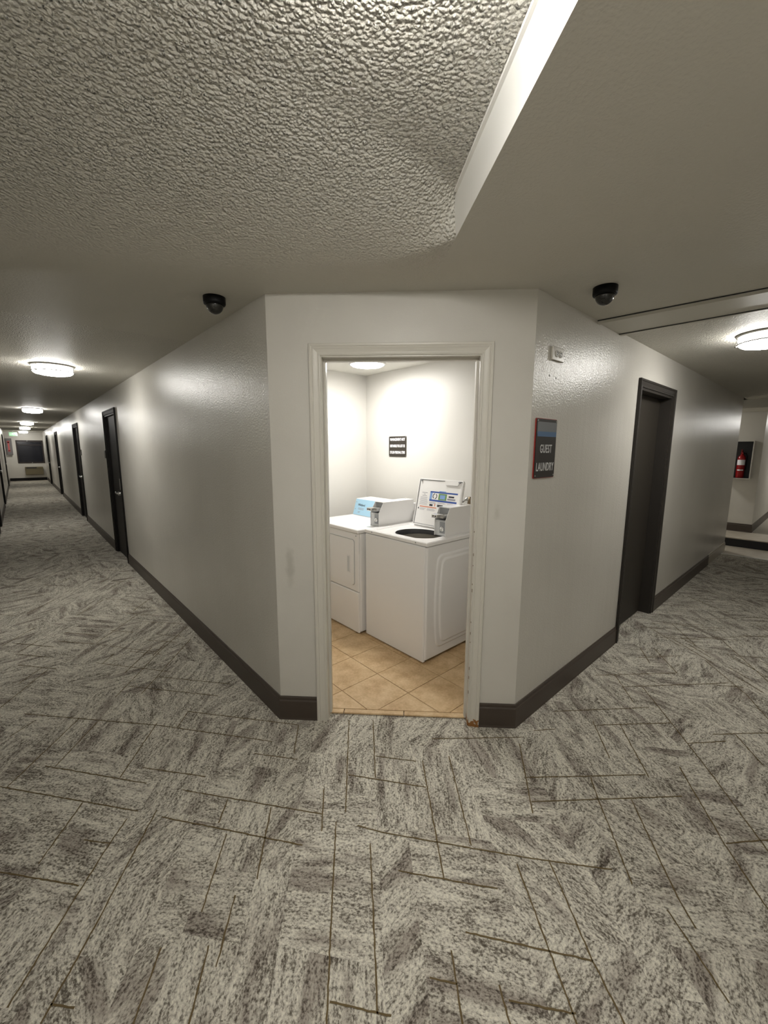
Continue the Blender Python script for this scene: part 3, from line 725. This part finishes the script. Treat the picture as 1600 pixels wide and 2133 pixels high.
# ------------------------------------------------------------------ washer
WX0, WX1, WY0, WY1, WZ = 1.05, 1.715, .775, 1.462, .925
wsh = thing(empty('washing_machine', ((WX0+WX1)/2, (WY0+WY1)/2, .012)), 'white top-loading coin washer with its lid raised, nearest the laundry doorway', 'washing machine')
mb = MB(); mb.box(WX0+.012, WX1, WY0+.008, WY1-.008, .035, .895, bev=.012, seg=3); bmesh.ops.delete(mb.bm, geom=[f for f in mb.bm.faces if f.calc_center_median().z > .8949], context='FACES'); keep(mb.build('cabinet', M_white), wsh)
mb = MB(); mb.prism([(WX0, WY0+.02, .02), (WX0, WY1-.008, .02), (WX0, WY1-.008, .893), (WX0, WY0+.02, .893)], (.028, 0, 0), bev=.010, seg=3); keep(mb.build('front_panel', M_white), wsh)
# pressed relief on the right side panel: nested raised outlines
def relief(pts, d0, d1, ins):
    cx = sum(p[0] for p in pts)/len(pts); cz = sum(p[1] for p in pts)/len(pts); n = len(pts)
    a = [mb.bm.verts.new((x, d0, z)) for x, z in pts]
    b = [mb.bm.verts.new((x+(cx-x)/max(.01, math.hypot(cx-x, cz-z))*ins, d1, z+(cz-z)/max(.01, math.hypot(cx-x, cz-z))*ins)) for x, z in pts]
    for i in range(n): f = mb.bm.faces.new((a[i], a[(i+1) % n], b[(i+1) % n], b[i])); f.smooth = True
    mb.bm.faces.new(b)
def rr(x0, x1, z0, z1, r, bow):
    pts = []
    for cx, cz, a0 in ((x1-r, z1-r, 0), (x0+r, z1-r, 90), (x0+r, z0+r, 180), (x1-r, z0+r, 270)):
        for k in range(7): a = R(a0+k*15); pts.append((cx+r*math.cos(a), cz+r*math.sin(a)))
    zc_ = (z0+z1)/2; hh = (z1-z0)/2; xm = (x0+x1)/2; out = []
    def dens(P):
        Q = []
        for i in range(len(P)):
            p, q = P[i], P[(i+1) % len(P)]; k = max(1, int(math.hypot(q[0]-p[0], q[1]-p[1])/.03))
            for j in range(k): Q.append((p[0]+(q[0]-p[0])*j/k, p[1]+(q[1]-p[1])*j/k))
        return Q
    for x, z in dens(pts):
        k = 1-((z-zc_)/hh)**2; out.append((x+(bow*k if x > xm else -bow*k)*-1*(-1), z))
    return out
mb = MB(); ys = WY0+.008
relief(rr(1.175, 1.60, .10, .82, .05, .030), ys, ys-.010, .014); keep(mb.build('side_relief', M_white), wsh); mb = MB()
relief(rr(1.215, 1.56, .135, .79, .04, .030), ys-.010, ys-.020, .016); keep(mb.build('side_relief', M_white), wsh); mb = MB()
relief(rr(1.30, 1.475, .19, .735, .035, .028), ys-.0202, ys-.006, .026)
keep(mb.build('side_recess', M_white), wsh)
# top with a round tub mouth
mb = MB(); cx, cy, rt = 1.300, 1.085, .175; n = 64
X0, X1, Y0, Y1 = WX0, 1.60, WY0, WY1; zt = WZ
circ = [mb.bm.verts.new((cx+rt*math.cos(2*math.pi*i/n), cy+.205*math.sin(2*math.pi*i/n), zt-.014)) for i in range(n)]
mid = [mb.bm.verts.new((cx+(rt+.012)*math.cos(2*math.pi*i/n), cy+.217*math.sin(2*math.pi*i/n), zt-.009)) for i in range(n)]
def onrect(i, x0, x1, y0, y1):
    a = 2*math.pi*i/n; c, s = math.cos(a), math.sin(a); k = 9e9
    for lim, v, cc in ((x1, c, cx), (x0, c, cx), (y1, s, cy), (y0, s, cy)):
        if abs(v) > 1e-9 and (lim-cc)/v > 0: k = min(k, (lim-cc)/v)
    return cx+c*k, cy+s*k
def snap(i, x0, x1, y0, y1):
    x, y = onrect(i, x0, x1, y0, y1)
    for qx in (x0, x1):
        for qy in (y0, y1):
            if math.hypot(x-qx, y-qy) < .024: return qx, qy
    return x, y
rin = [mb.bm.verts.new((*snap(i, 1.115, 1.50, .86, 1.385), zt-.009)) for i in range(n)]
rup = [mb.bm.verts.new((*snap(i, 1.108, 1.507, .853, 1.392), zt)) for i in range(n)]
rou = [mb.bm.verts.new((*snap(i, X0+.006, X1, Y0+.006, Y1-.006), zt)) for i in range(n)]
rdn = [mb.bm.verts.new((*snap(i, X0, X1, Y0, Y1), zt-.006)) for i in range(n)]
rbt = [mb.bm.verts.new((*snap(i, X0, X1, Y0, Y1), .897)) for i in range(n)]
for A, B in ((circ, mid), (mid, rin), (rin, rup), (rup, rou), (rou, rdn), (rdn, rbt)):
    for i in range(n): mb.bm.faces.new((A[i], A[(i+1) % n], B[(i+1) % n], B[i]))
keep(mb.build('top_panel', M_white), wsh)
mb = MB(); pr = [(1., zt-.0142), (.97, zt-.03), (.95, zt-.05)]
rings = [[mb.bm.verts.new((cx+rt*k*math.cos(2*math.pi*i/n), cy+.205*k*math.sin(2*math.pi*i/n), z)) for i in range(n)] for k, z in pr]
for A, B in zip(rings, rings[1:]):
    for i in range(n): f = mb.bm.faces.new((A[i], A[(i+1) % n], B[(i+1) % n], B[i])); f.smooth = True
keep(mb.build('tub_collar', M_darkin), wsh)
mb = MB(); mb.lathe([(.168, zt-.05), (.172, zt-.06), (.172, zt-.23), (.15, zt-.29), (.06, zt-.30), (.055, zt-.20), (.03, zt-.12), (.001, zt-.115)], c=(cx, cy, 0), n=48, close=False); keep(mb.build('tub', M_tub), wsh)
for y in (1.372, .886):
    mb = MB(); mb.lathe([(.0055, 0), (.005, -.002), (.001, -.003)], c=(WX0, y, .911), n=12, axis='x'); keep(mb.build('screw', M_midgrey), wsh)
# raised lid
lb, lt = Vector((1.492, 0, .929)), Vector((1.578, 0, 1.325)); ly0, ly1 = .87, 1.345
ln = (lt-lb).normalized(); lo = Vector((-ln.z, 0, ln.x))      # lo faces the viewer (towards -x)
def LP(u, v, w=0.): p = lb+ln*v+lo*w; return Vector((p.x, ly1-u, p.z))     # u to the viewer's right, v up
LW, LH = ly1-ly0, (lt-lb).length
pts = []
for cx_, cz_, a0 in ((LW-.02, LH-.02, 0), (.02, LH-.02, 90), (.012, .012, 180), (LW-.012, .012, 270)):
    r_ = .02 if cz_ > .1 else .012
    for k in range(6): a = R(a0+k*18); pts.append(LP(cx_+r_*math.cos(a), cz_+r_*math.sin(a), -.016))
mb = MB(); mb.prism(pts, lo*.016, bev=.003); lid = keep(mb.build('lid', M_white), wsh)
def lid_ring(off0, off1, w0, w1, name, m):
    mb = MB()
    for u0, u1, v0, v1 in ((off0, off1, off0, LH-off0), (LW-off1, LW-off0, off0, LH-off0), (off1, LW-off1, LH-off1, LH-off0), (off1, LW-off1, off0, off1)):
        mb.hexa([LP(u0, v0, w0), LP(u1, v0, w0), LP(u1, v1, w0), LP(u0, v1, w0), LP(u0, v0, w1), LP(u1, v0, w1), LP(u1, v1, w1), LP(u0, v1, w1)])
    return mb.build(name, m, lid)
def lq(u0, u1, v0, v1, m, name, w=.0006, sl=0., parent=None):
    mb = MB(); p = [LP(u0, v0, w*0), LP(u1, v0, 0), LP(u1, v1, 0), LP(u0, v1, 0)]
    mb.prism(p, lo*w); o = mb.build(name, m, parent or lid); return o
lid.matrix_parent_inverse = Matrix.Identity(4); lid.location = -Vector(wsh.location)
lid_ring(.004, .011, 0, .006, 'rim', M_white)
lid_ring(.011, .017, 0, .0008, 'gasket_line', M_midgrey)
mb = MB(); mb.hexa([LP(.30, LH-.045, .001), LP(.425, LH-.045, .001), LP(.435, LH-.012, .001), LP(.29, LH-.012, .001), LP(.30, LH-.045, .010), LP(.425, LH-.045, .010), LP(.435, LH-.012, .010), LP(.29, LH-.012, .010)]); mb.build('latch_strike', M_white, lid)
for u in (.03, LW-.04):
    mb = MB(); p = LP(u, LH-.018, .001); mb.tube([p, p+lo*.010], .008, 12); mb.build('rubber_bumper', M_midgrey, lid)
# printed instruction label (flat print)
VB = .205
lq(.145, .432, VB+.083, VB+.095, M_navy, 'printed_band'); lq(.145, .432, VB+.012, VB+.026, M_navy, 'printed_band')
lq(.145, .170, VB+.026, VB+.083, M_sky, 'printed_panel'); lq(.240, .325, VB+.028, VB+.080, M_green, 'printed_panel')
lq(.255, .31, VB+.036, VB+.070, M_sky, 'printed_panel', .0009)
lq(.345, .40, VB+.055, VB+.068, M_ink, 'printed_panel'); lq(.335, .415, VB+.034, VB+.048, M_greyink, 'printed_panel')
lq(.24, .31, VB+.096, VB+.102, M_sky, 'printed_band')
mb = MB()
for k in range(18):
    a0, a1 = 2*math.pi*k/18, 2*math.pi*(k+1)/18
    if k % 9 in (3, 4): continue
    P = [LP(.200+.024*math.cos(a)*r_, VB+.055+.024*math.sin(a)*r_, 0) for a, r_ in ((a0, 1), (a1, 1), (a1, .72), (a0, .72))]
    mb.prism(P, lo*.0007)
mb.build('printed_dial', M_ink, lid)
lq(.155, .190, VB-.030, VB-.014, M_ink, 'printed_panel'); lq(.240, .300, VB-.030, VB-.012, M_ink, 'printed_panel'); lq(.21, .217, VB-.03, VB-.005, M_orange, 'printed_panel')
lq(.050, .235, VB-.045, VB-.038, M_orange, 'printed_band')
mb = MB(); mb.prism([LP(.028, VB-.064, 0), LP(.046, VB-.064, 0), LP(.037, VB-.048, 0)], lo*.0006); mb.build('warning_triangle', M_ink, lid)
mb = MB(); random.seed(5)
def line(u0, u1, v, h=.0022):
    mb.prism([LP(u0, v, 0), LP(u1, v, 0), LP(u1, v+h, 0), LP(u0, v+h, 0)], lo*.0005)
for u0, u1, v in ((.055, .115, .075), (.075, .095, .062), (.06, .112, .050)): line(u0, u1, VB+v, .004)
for k in range(9): line(.035+random.uniform(0, .01), .135-random.uniform(0, .02), VB+.038-.008*k)
for k in range(4): line(.150, .228-random.uniform(0, .02), VB+.004-.004*k, .0014)
for k in range(3): line(.24, .33-random.uniform(0, .02), VB+.005-.004*k, .0014)
for k in range(4): line(.34, .43-random.uniform(0, .02), VB+.004-.006*k, .0016)
for k in range(3): line(.055, .125-random.uniform(0, .02), VB-.056-.007*k); line(.135, .23-random.uniform(0, .02), VB-.056-.007*k)
stuff(mb.build('fine_print', M_greyink, lid))
# rear console of the washer
mb = MB(); mb.prism([(1.595, WY0+.004, .926), (1.655, WY0+.004, 1.085), (1.712, WY0+.004, 1.085), (1.712, WY0+.004, .926)], (0, WY1-WY0-.008, 0), bev=.006); keep(mb.build('console', M_white), wsh)
for z, x in ((.97, 1.617), (1.05, 1.647)):
    mb = MB(); mb.lathe([(.004, 0), (.004, -.003), (.001, -.004)], c=(x-.001, 1.43, z), n=10, axis='x'); keep(mb.build('screw', M_midgrey), wsh)
coin_box(wsh, 1.300, 1.640, .822, .930, WZ+.0005, 1.138, .050)
for x in (1.10, 1.66):
    for y in (.83, 1.41):
        mb = MB(); mb.lathe([(.018, .0125), (.020, .018), (.012, .022), (.012, .036)], c=(x, y, 0), n=14); keep(mb.build('foot', M_black), wsh)

# ------------------------------------------------------------------ dryer
DX0, DX1, DY0, DY1, DZ = .996, 1.70, 1.471, 2.168, .919
dry = thing(empty('dryer', ((DX0+DX1)/2, (DY0+DY1)/2, .012)), 'white coin dryer with pale blue console beside the washer', 'dryer')
mb = MB(); mb.box(DX0+.022, DX1, DY0+.006, DY1-.006, .03, .885, bev=.008); keep(mb.build('cabinet', M_white), dry)
mb = MB(); mb.box(DX0+.004, DX0+.026, DY0+.012, DY1-.012, .385, .884, bev=.008, seg=3); keep(mb.build('front_panel', M_white), dry)
mb = MB(); mb.box(DX0+.004, DX0+.026, DY0+.012, DY1-.012, .022, .379, bev=.008, seg=3); keep(mb.build('lower_panel', M_white), dry)
mb = MB(); mb.box(DX0-.010, DX1, DY0, DY1, .887, DZ, bev=.008, seg=3); keep(mb.build('top_panel', M_white), dry)
def rrx(x, y0, y1, z0, z1, r):
    P = []
    for cy_, cz_, a0 in ((y1-r, z1-r, 0), (y0+r, z1-r, 90), (y0+r, z0+r, 180), (y1-r, z0+r, 270)):
        for k in range(6): a = R(a0+k*18); P.append((x, cy_+r*math.cos(a), cz_+r*math.sin(a)))
    return P
mb = MB(); mb.prism(rrx(DX0+.0045, 1.533, 2.10, .432, .828, .03), (-.0022, 0, 0)); keep(mb.build('door_gap', M_midgrey), dry)
mb = MB(); mb.prism(rrx(DX0+.005, 1.536, 2.097, .435, .825, .028), (-.010, 0, 0), bev=.004, seg=3); dd = keep(mb.build('door', M_white), dry)
mb = MB()
for y0, y1, z0, z1 in ((1.583, 1.592, .535, .685), (1.622, 1.631, .535, .685), (1.592, 1.622, .535, .544), (1.592, 1.622, .676, .685)): mb.box(DX0-.009, DX0-.004, y0, y1, z0, z1, bev=.0015)
mb.build('pull_recess', M_white, dd); mb = MB(); mb.box(DX0-.0055, DX0-.004, 1.592, 1.622, .544, .676); mb.build('pull_hollow_shade', M_grey, dd)  # grey plate, shade inside the pull given as a darker colour
mb = MB(); mb.lathe([(.005, 0), (.005, -.002), (.001, -.003)], c=(DX0+.004, 1.515, .862), n=12, axis='x'); keep(mb.build('screw', M_midgrey), dry)
# console leaning back, blue face
CB, CT = Vector((1.455, 0, DZ+.0005)), Vector((1.505, 0, 1.078))
mb = MB(); mb.prism([(CB.x, DY0+.01, CB.z), (CT.x, DY0+.01, CT.z), (1.69, DY0+.01, CT.z+.005), (1.69, DY0+.01, CB.z)], (0, 2.150-DY0-.01, 0), bev=.005); keep(mb.build('console', M_white), dry)
cn = (CT-CB).normalized(); co = Vector((-cn.z, 0, cn.x)); CH = (CT-CB).length
def CP(u, v, w=0.): p = CB+cn*v+co*w; return Vector((p.x, 2.148-u, p.z))
mb = MB(); mb.prism([CP(.003, .004), CP(.55, .004), CP(.55, CH-.003), CP(.003, CH-.003)], co*.002); bl = keep(mb.build('console_face', M_blue), dry)
k = text_mesh('lettering', 'Whirlpool', .030, M_ink, basis(CP(.105, .105, .0024), (0, -1, 0), cn), None, sx=.85, bold=.0006); keep(k, dry)
mb = MB()
for u0, u1, v, hh in ((.065, .15, .070, .005), (.065, .15, .058, .005), (.07, .105, .036, .004), (.07, .10, .026, .004)): mb.prism([CP(u0, v, .002), CP(u1, v, .002), CP(u1, v+hh, .002), CP(u0, v+hh, .002)], co*.0005)
stuff(keep(mb.build('fine_print', M_greyink), dry))
for v in (.06, .13):
    p = CP(.022, v, .002); mb = MB(); mb.tube([p, p+co*.003], .004, 10); keep(mb.build('screw', M_midgrey), dry)
coin_box(dry, 1.208, 1.63, DY0-.004, 1.578, DZ+.0005, 1.122, .055)
for x in (1.05, 1.64):
    for y in (1.54, 2.1):
        mb = MB(); mb.lathe([(.018, .0125), (.020, .018), (.012, .022), (.012, .031)], c=(x, y, 0), n=14); keep(mb.build('foot', M_black), dry)
# brass supply valve on the wall behind the washer
e = thing(empty('water_valve', (LX, .985, 1.14)), 'aged brass hose valve on the laundry wall behind the washer', 'valve')
mb = MB(); mb.tube([(LX-.001, .975, 1.14), (LX-.05, .975, 1.14)], .012, 12); mb.tube([(LX-.045, .975, 1.175), (LX-.05, .975, 1.14), (LX-.062, .978, 1.08), (LX-.064, .98, 1.05)], .014, 12); keep(mb.build('body', M_brass), e)
mb = MB(); mb.tube([(LX-.045, .975, 1.14), (LX-.085, .99, 1.150)], .006, 8); mb.tube([(LX-.085, .965, 1.172), (LX-.087, 1.02, 1.130)], .009, 10); keep(mb.build('handle', M_steel), e)
mb = MB(); mb.tube([(LX-.064, .98, 1.055), (LX-.066, .981, .99), (LX-.060, .985, .88), (LX-.055, 1.0, .70)], .011, 10); keep(mb.build('hose', M_black), e)

# ------------------------------------------------------------------ far end of the left corridor
e = struct(empty('window_1', FE.p((W0+W1)/2, WZ0)))
mb = MB()
for a, b, c, d in ((W0, W0+.05, WZ0, WZ1), (W1-.05, W1, WZ0, WZ1), (W0+.05, W1-.05, WZ0, WZ0+.06), (W0+.05, W1-.05, WZ1-.07, WZ1)): fbox(mb, FE, a, b, c, d, -.08, .012)
keep(mb.build('frame', M_winfr), e)
mb = MB(); fbox(mb, FE, W0+.05, W1-.05, WZ1-.24, WZ1-.205, -.055, -.02); keep(mb.build('transom', M_winfr), e)
mb = MB(); fbox(mb, FE, W0+.05, W1-.05, WZ0+.06, WZ1-.07, -.050, -.044); keep(mb.build('pane', M_glass), e)
mb = MB(); p_ = []
for i in range(61): s = W0+.02+(W1-W0-.04)*i/60; p_.append((s, -.13+.02*math.sin(i*1.1)))
for (s, nn), (s2, n2) in zip(p_, p_[1:]): mb.poly([FE.p(s, WZ0, nn), FE.p(s2, WZ0, n2), FE.p(s2, WZ1, n2), FE.p(s, WZ1, nn)])
keep(mb.build('curtain', M_curtain), e)
for s, z in ((.80, WZ1-.03), (.90, WZ0+.03)):
    mb = MB(); fbox(mb, FE, s-.012, s+.012, z-.012, z+.012, .010, .022, bev=.003); keep(mb.build('latch', M_recep), e)
# wall unit under it
e = thing(empty('air_conditioner', FE.p(.92, .26)), 'beige wall air conditioner under the window at the left corridor end', 'air conditioner')
mb = MB(); fbox(mb, FE, .60, 1.27, .28, .67, .001, .20, bev=.015); keep(mb.build('cabinet', M_ac), e)
mb = MB(); fbox(mb, FE, .64, 1.03, .60, .655, .199, .204); keep(mb.build('outlet_grille', M_darkin), e)
mb = MB(); fbox(mb, FE, .615, 1.255, .565, .575, .199, .202); fbox(mb, FE, .615, 1.255, .292, .30, .199, .202); keep(mb.build('seam', M_darkin), e)
mb = MB(); fbox(mb, FE, 1.07, 1.24, .60, .65, .199, .204, bev=.002); keep(mb.build('control_cover', M_ac), e)
e = thing(empty('exit_sign', (-1.06, 24.6, H)), 'green lit EXIT sign hanging near the left corridor end', 'exit sign')
mb = MB(); mb.box(-1.21, -.92, 24.38, 24.42, 2.115, 2.285, bev=.008); keep(mb.build('housing', M_whiteM), e)
mb = MB(); mb.box(-1.205, -.925, 24.376, 24.3795, 2.120, 2.280); keep(mb.build('lit_panel', M_exit), e)
k = text_mesh('lettering', 'EXIT', .15, M_wtxt, basis(Vector((-1.065, 24.3755, 2.20)), (1, 0, 0), (0, 0, 1)), None, sx=.8, bold=.002); keep(k, e)
mb = MB(); mb.tube([(-1.065, 24.4, 2.284), (-1.065, 24.4, H)], .012, 8); keep(mb.build('stem', M_whiteM), e)
e = thing(empty('wall_cabinet', FE.p(.13, 1.2)), 'grey wall cabinet with a red mark left of the dark window', 'cabinet')
mb = MB(); fbox(mb, FE, .04, .25, 1.25, 2.02, .001, .10, bev=.008); keep(mb.build('body', M_gcab), e)
mb = MB(); fbox(mb, FE, .10, .155, 1.42, 1.86, .0995, .102); fbox(mb, FE, .085, .17, 1.80, 1.90, .0995, .102); fbox(mb, FE, .085, .17, 1.40, 1.46, .0995, .102); keep(mb.build('red_mark', M_pink), e)

# ------------------------------------------------------------------ extinguisher in its box
e = thing(empty('extinguisher_cabinet', (8.40, .10, 1.05)), 'dark open-fronted fire extinguisher box with pale frame at the right end', 'cabinet')
kx0, ky0, ky1, kz0, kz1 = 8.40-.155, -.070, .31, 1.078, 1.725
mb = MB(); mb.box(kx0, 8.399, ky0, ky0+.012, kz0, kz1); mb.box(kx0, 8.399, ky1-.012, ky1, kz0, kz1); mb.box(kx0, 8.399, ky0+.012, ky1-.012, kz0, kz0+.012); mb.box(kx0, 8.399, ky0+.012, ky1-.012, kz1-.012, kz1); keep(mb.build('frame', M_cab), e)
mb = MB(); mb.box(8.385, 8.398, ky0+.012, ky1-.012, kz0+.012, kz1-.012); mb.box(kx0+.004, 8.385, ky0+.012, ky0+.014, kz0+.014, kz1-.014); mb.box(kx0+.004, 8.385, ky1-.014, ky1-.012, kz0+.014, kz1-.014); mb.box(kx0+.004, 8.385, ky0+.014, ky1-.014, kz1-.014, kz1-.012); mb.box(kx0+.004, 8.385, ky0+.014, ky1-.014, kz0+.012, kz0+.014); keep(mb.build('lining', M_darkin), e)
ex, ey, ez = 8.315, .075, kz0+.0145
e = thing(empty('fire_extinguisher', (ex, ey, ez)), 'red fire extinguisher with white label inside the dark wall box', 'fire extinguisher')
mb = MB(); mb.lathe([(.050, .0), (.056, .006), (.056, .33), (.050, .36), (.030, .385), (.022, .395), (.022, .41)], n=28); mb.build('cylinder', M_redcyl, e)
def band(z0, z1, a0, a1, m, name):
    mb = MB(); n_ = 12
    P = [[(.0566*math.cos(a0+(a1-a0)*i/n_), .0566*math.sin(a0+(a1-a0)*i/n_), z) for i in range(n_+1)] for z in (z0, z1)]
    for i in range(n_): mb.poly([P[0][i], P[0][i+1], P[1][i+1], P[1][i]])
    mb.build(name, m, e)
band(.22, .31, R(120), R(250), M_wtxt, 'label'); band(.125, .145, R(140), R(230), M_wtxt, 'label')
mb = MB(); mb.box(-.03, .02, -.016, .016, .41, .44, bev=.004); mb.box(-.09, .01, -.010, .010, .445, .457, bev=.003); mb.box(-.08, .0, -.010, .010, .47, .482, bev=.003); mb.build('valve_handle', M_redcyl, e)
mb = MB(); mb.tube([(-.005, -.016, .425), (-.02, -.05, .42), (-.02, -.068, .36), (-.01, -.066, .22), (-.01, -.064, .14)], .009, 8); mb.build('hose', M_black, e)
